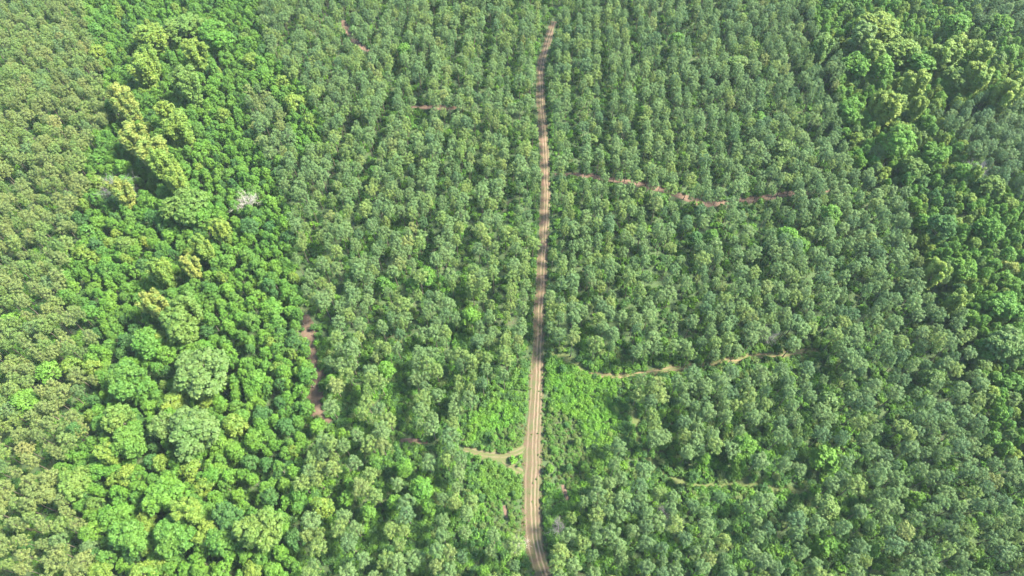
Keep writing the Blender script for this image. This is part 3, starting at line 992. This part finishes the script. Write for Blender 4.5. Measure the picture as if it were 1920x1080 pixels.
def track_mat(name, soil_a, soil_b, rut_col, grass_col, ruts, rut_w, grass_amt, far_col=None, edge_grass=0.75):
    m, nt, out = new_mat(name)
    av = nt.nodes.new('ShaderNodeAttribute')
    av.attribute_name = 'across'
    sep = nt.nodes.new('ShaderNodeSeparateXYZ')
    nt.links.new(av.outputs['Vector'], sep.inputs[0])
    geo = nt.nodes.new('ShaderNodeNewGeometry')
    P = geo.outputs['Position']
    n_f = noise(nt, P, 2.6, 5.0, 0.65)
    n_m = noise(nt, P, 0.35, 4.0)
    n_w = noise(nt, P, 0.09, 3.0)
    n_s = noise(nt, P, 0.22, 2.0)
    soil = ramp(nt, [(0.3, soil_a), (0.7, soil_b)])
    nt.links.new(n_f, soil.inputs['Fac'])
    c = soil.outputs['Color']
    if far_col is not None:
        sp_ = nt.nodes.new('ShaderNodeSeparateXYZ')
        nt.links.new(P, sp_.inputs[0])
        k = nt.nodes.new('ShaderNodeMapRange')
        k.interpolation_type = 'SMOOTHSTEP'
        k.inputs['From Min'].default_value = far_col[1]
        k.inputs['From Max'].default_value = far_col[2]
        nt.links.new(math_n(nt, 'ADD', sp_.outputs['Y'], math_n(nt, 'MULTIPLY', n_m, 14.0)), k.inputs['Value'])
        c = mixc(nt, k.outputs['Result'], c, mixc(nt, n_f, tuple(v * 0.75 for v in far_col[0]), tuple(v * 1.25 for v in far_col[0])))
    # wobbling ruts
    wob = math_n(nt, 'MULTIPLY', math_n(nt, 'SUBTRACT', n_w, 0.5), 1.5)
    xx = math_n(nt, 'ADD', sep.outputs['X'], wob)
    g_all = None
    rut_all = None
    for ru, strength in ruts:
        dd = math_n(nt, 'ABSOLUTE', math_n(nt, 'SUBTRACT', xx, ru))
        k = nt.nodes.new('ShaderNodeMapRange')
        k.interpolation_type = 'SMOOTHSTEP'
        k.inputs['From Min'].default_value = rut_w
        k.inputs['From Max'].default_value = rut_w * 0.25
        k.inputs['To Max'].default_value = strength
        nt.links.new(dd, k.inputs['Value'])
        rut_all = k.outputs['Result'] if rut_all is None else math_n(nt, 'MAXIMUM', rut_all, k.outputs['Result'])
    # grass grows between the ruts and in from the verge
    gm1 = nt.nodes.new('ShaderNodeMapRange')
    gm1.inputs['From Min'].default_value = 0.42
    gm1.inputs['From Max'].default_value = 0.62
    nt.links.new(math_n(nt, 'ADD', math_n(nt, 'MULTIPLY', n_f, 0.55), math_n(nt, 'MULTIPLY', n_m, 0.45)), gm1.inputs['Value'])
    edge = nt.nodes.new('ShaderNodeMapRange')
    edge.interpolation_type = 'SMOOTHSTEP'
    edge.inputs['From Min'].default_value = 0.6
    edge.inputs['From Max'].default_value = 1.0
    edge.inputs['To Max'].default_value = edge_grass
    nt.links.new(math_n(nt, 'ABSOLUTE', sep.outputs['Z']), edge.inputs['Value'])
    gfac = math_n(nt, 'MINIMUM', math_n(nt, 'MULTIPLY', gm1.outputs['Result'], math_n(nt, 'ADD', grass_amt, edge.outputs['Result'])), 1.0)
    c = mixc(nt, gfac, c, grass_col)
    rf = math_n(nt, 'MULTIPLY', rut_all, math_n(nt, 'ADD', -0.35, math_n(nt, 'ADD', math_n(nt, 'MULTIPLY', n_s, 1.5), math_n(nt, 'MULTIPLY', n_f, 0.7))))
    rf = math_n(nt, 'MINIMUM', 1.0, math_n(nt, 'MAXIMUM', 0.0, rf))
    c = mixc(nt, rf, c, rut_col)
    b = nt.nodes.new('ShaderNodeBsdfPrincipled')
    b.inputs['Roughness'].default_value = 0.95
    b.inputs['Specular IOR Level'].default_value = 0.2
    nt.links.new(c, b.inputs['Base Color'])
    bp = nt.nodes.new('ShaderNodeBump')
    bp.inputs['Distance'].default_value = 0.08
    nt.links.new(n_f, bp.inputs['Height'])
    nt.links.new(bp.outputs[0], b.inputs['Normal'])
    nt.links.new(b.outputs[0], out.inputs['Surface'])
    return m


RY = at(1008, 640)[1]
road_m = track_mat('dirt_road_soil', (0.074, 0.050, 0.033), (0.116, 0.080, 0.054), (0.190, 0.142, 0.100), (0.060, 0.074, 0.028),
                   [(-1.8, 0.45), (-0.85, 0.95), (0.22, 0.85), (1.85, 0.5)], 0.36, 1.15, far_col=((0.124, 0.076, 0.056), RY - 8, RY + 30))


def road_w(p):
    return float(np.interp(p[1], [at(1000, 1080)[1], at(1000, 860)[1], at(1000, 740)[1], at(1000, 640)[1], at(1000, 200)[1], at(1000, 60)[1]],
                           [1.0, 1.12, 0.86, 0.74, 0.74, 0.62]))


track('dirt_road', ROAD, 2.75, road_m, (-0.85, 0.22), 0.10, 'long dirt road with pale ruts running up through the pine forest', road_w, 3, 33, taper=False)
side_m = track_mat('side_track_soil', (0.098, 0.098, 0.044), (0.128, 0.118, 0.056), (0.180, 0.130, 0.080), (0.078, 0.108, 0.034), [(-0.6, 0.9), (0.6, 0.9)], 0.35, 1.0)
red_m = track_mat('red_track_soil', (0.105, 0.068, 0.050), (0.150, 0.098, 0.072), (0.18, 0.118, 0.090), (0.060, 0.080, 0.035), [(-0.6, 0.6), (0.6, 0.6)], 0.4, 0.25, edge_grass=0.5)
brown_m = track_mat('needle_litter', (0.085, 0.058, 0.042), (0.125, 0.088, 0.064), (0.14, 0.100, 0.072), (0.060, 0.072, 0.034), [(0.0, 0.3)], 0.6, 0.1, edge_grass=0.4)
grass_m = track_mat('grass_strip', (0.080, 0.100, 0.036), (0.100, 0.120, 0.042), (0.11, 0.115, 0.050), (0.065, 0.105, 0.030), [(-0.6, 0.3), (0.6, 0.3)], 0.4, 0.6)
fork_m = track_mat('fork_soil', (0.080, 0.084, 0.036), (0.108, 0.100, 0.050), (0.150, 0.122, 0.078), (0.066, 0.096, 0.028), [(-0.7, 0.7), (0.6, 0.7)], 0.4, 0.9)
track('side_track', T_RIGHT[4:], 1.6, side_m, (-0.6, 0.6), 0.07, 'rutted reddish side track curving off to the right below the pines', None, 5)
track('grassy_track', T_RIGHT[:6], 1.9, grass_m, (-0.6, 0.6), 0.05, 'grassed-over start of the right-hand side track', None, 6)
track('fork_track', T_FORK, 2.4, fork_m, (-0.7, 0.6), 0.07, 'faint grassy track forking left from the dirt road', None, 7)
track('soil_glimpse', T_GLIMPSE, 1.4, red_m, (), 0.06, 'short stretch of reddish soil between pines west of the fork', None, 15)
track('fork_spur', T_FORK2, 2.1, fork_m, (-0.7, 0.6), 0.055, 'short grassy spur closing the left fork to a triangle', None, 8)
track('upper_track', T_UPPER, 1.6, red_m, (-0.6, 0.6), 0.07, 'red soil track winding right between the upper pines', None, 9)
track('far_track', T_FAR[:3], 1.6, red_m, (-0.6, 0.6), 0.07, 'red soil strip glimpsed between far pines left of the road', None, 10)
track('edge_track', T_EDGE, 2.7, brown_m, (), 0.07, 'brown needle-covered strip between the left-hand wood and the pines', lambda p: 1.0 + 0.9 * (abs(p[1] - at(595, 770)[1]) < 6), 11)
track('grass_strip', T_GRASS, 1.9, grass_m, (-0.6, 0.6), 0.06, 'olive grass strip bending between the pines on the right', None, 12)
track('bare_ground', RED_BARE, 2.2, red_m, (), 0.06, 'bare reddish ground showing between far pines', None, 13)
for k, (px, py, w, lab) in enumerate([(1060, 925, 1.1, 'bare reddish patch in the scrub right of the road'), (948, 962, 1.1, 'bare reddish patch in the scrub left of the road')]):
    track('bare_patch', [(px - 6, py - 16), (px, py), (px + 5, py + 15)] if k == 0 else [(px - 3, py - 14), (px, py), (px + 2, py + 13)], w, red_m, (), 0.06, lab, None, 20 + k)

# ------------------------------------------------------------------ undergrowth
SH = []
for tone in ('green', 'vivid', 'dull', 'deep'):
    for k in range(4):
        g = np.random.default_rng(500 + k * 13 + len(tone))
        cl = []
        R = 0.95
        for i in range(int(g.integers(5, 9))):
            a = i * 2.399
            d = R * 0.75 * math.sqrt(i / 8)
            cl.append((d * math.cos(a), d * math.sin(a), 0.55 + g.uniform(0.0, 0.75) - 0.25 * d, g.uniform(0.33, 0.6)))
        V, Q = leaf_cards(cl, 95, 0.15, g, up=0.5, jit=0.5, squash=0.9)
        SH.append(mesh_from('shrub', V, Q, [SHRUB[tone]]))
for k in range(3):
    g = np.random.default_rng(900 + k)
    V, Q = [], []
    for i in range(130):
        a, rr = g.uniform(0, 6.28), 0.55 * math.sqrt(g.uniform(0, 1))
        x, y = rr * math.cos(a), rr * math.sin(a)
        h_, w_ = g.uniform(0.25, 0.7), 0.03
        t = g.uniform(0, 6.28)
        dx, dy = math.cos(t), math.sin(t)
        lx, ly = g.normal(0, 0.22, 2)
        b0 = len(V)
        V += [(x - dx * w_, y - dy * w_, 0), (x + dx * w_, y + dy * w_, 0), (x + lx + dx * w_ * 0.5, y + ly + dy * w_ * 0.5, h_), (x + lx - dx * w_ * 0.5, y + ly - dy * w_ * 0.5, h_)]
        Q.append((b0, b0 + 1, b0 + 2, b0 + 3))
    SH.append(mesh_from('tuft', V, Q, [SHRUB['straw']]))
TONE0 = {'green': 0, 'vivid': 4, 'dull': 8, 'deep': 12, 'straw': 16}

NU = 420000
ux_, uy_ = rng.uniform(-330, 330, NU), rng.uniform(5, 330, NU)
gx, gy, gd = proj(ux_, uy_, 0.6)
ok = (gx > -120) & (gx < 2040) & (gy > -60) & (gy < 1180)
ux_, uy_, gx, gy = ux_[ok], uy_[ok], gx[ok], gy[ok]
clear = in_poly(gx, gy, CLEAR_R) | in_poly(gx, gy, CLEAR_L) | in_poly(gx, gy, CLEAR_L2)
br = in_poly(gx, gy, BRIGHT) | in_poly(gx, gy, BRIGHT2)
wood = in_poly(gx, gy, LEFT_WOOD) | in_poly(gx, gy, RIGHT_WOOD)
dens = np.where(clear, 1.0, np.where(wood, 0.12, 0.2))
low = in_poly(gx, gy, [(560, 640), (1600, 640), (1700, 1100), (560, 1100)])
dens = np.where(low & ~clear, 0.42, dens)
for (qx, qy, qr) in GAPS:
    dens = np.where(np.hypot(gx - qx, gy - qy) < qr * 1.6, np.maximum(dens, 0.55), dens)
dr = poly_dist(gx, gy, ROAD)
wroad = np.interp(gy, [0, 640, 740, 860, 1080], [8, 11, 13, 18, 17])
dens = np.where(dr < wroad - 3.5, np.where(gy > 560, 0.045, 0.0), dens)
dens = np.where((dr >= wroad) & (dr < wroad + 9), np.maximum(dens, 0.5), dens)
for line, w in ((T_RIGHT, 5.5), (T_FORK, 8.5), (T_FORK2, 7.5), (T_UPPER, 6), (T_EDGE, 9), (T_FAR, 5), (T_GRASS, 5), (RED_BARE, 7), (T_GLIMPSE, 5), ([(1054, 909), (1065, 940)], 5), ([(945, 948), (950, 975)], 5)):
    dens = np.where(poly_dist(gx, gy, line) < w, 0, dens)
take = rng.uniform(0, 1, len(ux_)) < dens
clump = np.sin(ux_ * 0.35 + 1.7 * np.sin(uy_ * 0.21)) * np.sin(uy_ * 0.31 + 1.3 * np.sin(ux_ * 0.19))
pts, rots, scl, idx = [], [], [], []
for i in np.nonzero(take)[0]:
    q = random.random()
    x, y, px, py = ux_[i], uy_[i], gx[i], gy[i]
    sc = random.uniform(0.45, 1.15)
    if br[i]:
        tone = 'vivid' if q < 0.7 else ('green' if q < 0.92 else 'deep')
        sc = random.uniform(0.6, 1.2)
    elif clear[i]:
        dry = in_poly(px, py, [(1014, 770), (1075, 770), (1110, 880), (1060, 930), (1014, 900)]) or in_poly(px, py, [(900, 940), (985, 930), (990, 1010), (930, 1000)]) or in_poly(px, py, [(920, 790), (985, 790), (985, 840), (920, 845)])
        e = clump[i]
        if dry:
            tone = 'dull' if q < 0.42 else ('green' if q < 0.88 else 'straw')
            sc = random.uniform(0.4, 0.8)
        else:
            tone = 'green' if e > -0.25 else ('deep' if q < 0.6 else 'green')
            if q > 0.9:
                tone = 'vivid'
            sc = random.uniform(0.5, 1.25)
    elif wood[i]:
        tone = 'deep' if q < 0.6 else 'green'
        sc = random.uniform(0.8, 1.8)
    else:
        tone = 'deep' if q < 0.42 else ('green' if q < 0.78 else ('dull' if q < 0.88 else 'vivid'))
        sc = random.uniform(0.5, 1.5)
    if dr[i] < wroad[i] + 5:
        sc = random.uniform(0.3, 0.6) if dr[i] > wroad[i] else random.uniform(0.15, 0.34)
        if 560 < py and (q < 0.6 or dr[i] < wroad[i] - 2):
            tone = 'straw' if q < 0.35 else 'dull'
    pts.append((x, y, 0))
    rots.append((0, 0, random.uniform(0, 6.28)))
    scl.append((sc, sc, sc * random.uniform(0.8, 1.2)))
    idx.append(TONE0[tone] + (random.randrange(4) if tone != 'straw' else random.randrange(3)))
print('SHRUBS', len(pts))
ob = scatter('undergrowth', pts, rots, scl, idx, SH)
tag(ob, 'low green shrubs and weeds covering clearings and the forest floor', 'undergrowth', kind='stuff')

# ------------------------------------------------------------------ light, sky, haze
SUN_EL, SUN_AZ = math.radians(50), math.radians(86)      # azimuth clockwise from +Y
w = bpy.data.worlds.new('World')
scene.world = w
w.use_nodes = True
wn = w.node_tree
bg = wn.nodes.get('Background') or wn.nodes.new('ShaderNodeBackground')
sky = wn.nodes.new('ShaderNodeTexSky')
sky.sky_type = 'NISHITA'
sky.sun_disc = False
sky.sun_elevation = SUN_EL
sky.sun_rotation = SUN_AZ
wn.links.new(sky.outputs[0], bg.inputs['Color'])
bg.inputs['Strength'].default_value = 0.125
sun = bpy.data.lights.new('sun', 'SUN')
sun.energy = 4.6
sun.angle = math.radians(10.0)
sun.color = (1.0, 0.91, 0.74)
so = bpy.data.objects.new('sun', sun)
d = Vector((math.sin(SUN_AZ) * math.cos(SUN_EL), math.cos(SUN_AZ) * math.cos(SUN_EL), math.sin(SUN_EL)))
so.rotation_euler = d.to_track_quat('Z', 'Y').to_euler()
so.location = (0, 0, 300)
col.objects.link(so)

hm, nt, out = new_mat('haze')
pv = nt.nodes.new('ShaderNodeVolumePrincipled')
pv.inputs['Color'].default_value = (0.74, 0.97, 1.0, 1)
pv.inputs['Density'].default_value = 0.00006
pv.inputs['Anisotropy'].default_value = 0.0
nt.links.new(pv.outputs[0], out.inputs['Volume'])
a, b_, c0, c1, z0, z1 = -3050, 3050, -3050, 3050, -1.0, H + 6
V = [(x, y, z) for z in (z0, z1) for y in (c0, c1) for x in (a, b_)]
Q = [(0, 2, 3, 1), (4, 5, 7, 6), (0, 1, 5, 4), (2, 6, 7, 3), (0, 4, 6, 2), (1, 3, 7, 5)]
me = mesh_from('haze', V, Q, [hm])
o = bpy.data.objects.new('haze', me)
col.objects.link(o)
tag(o, 'thin bluish summer haze over the forest', 'haze', kind='stuff')

vs = scene.view_settings
vs.view_transform = 'Standard'
vs.look = 'None'
vs.exposure = 2.3
vs.gamma = 1.0
scene.cycles.max_bounces = 6
scene.cycles.diffuse_bounces = 3
scene.cycles.transmission_bounces = 3
scene.cycles.volume_bounces = 0
scene.cycles.use_denoising = True
scene.render.filter_size = 0.9
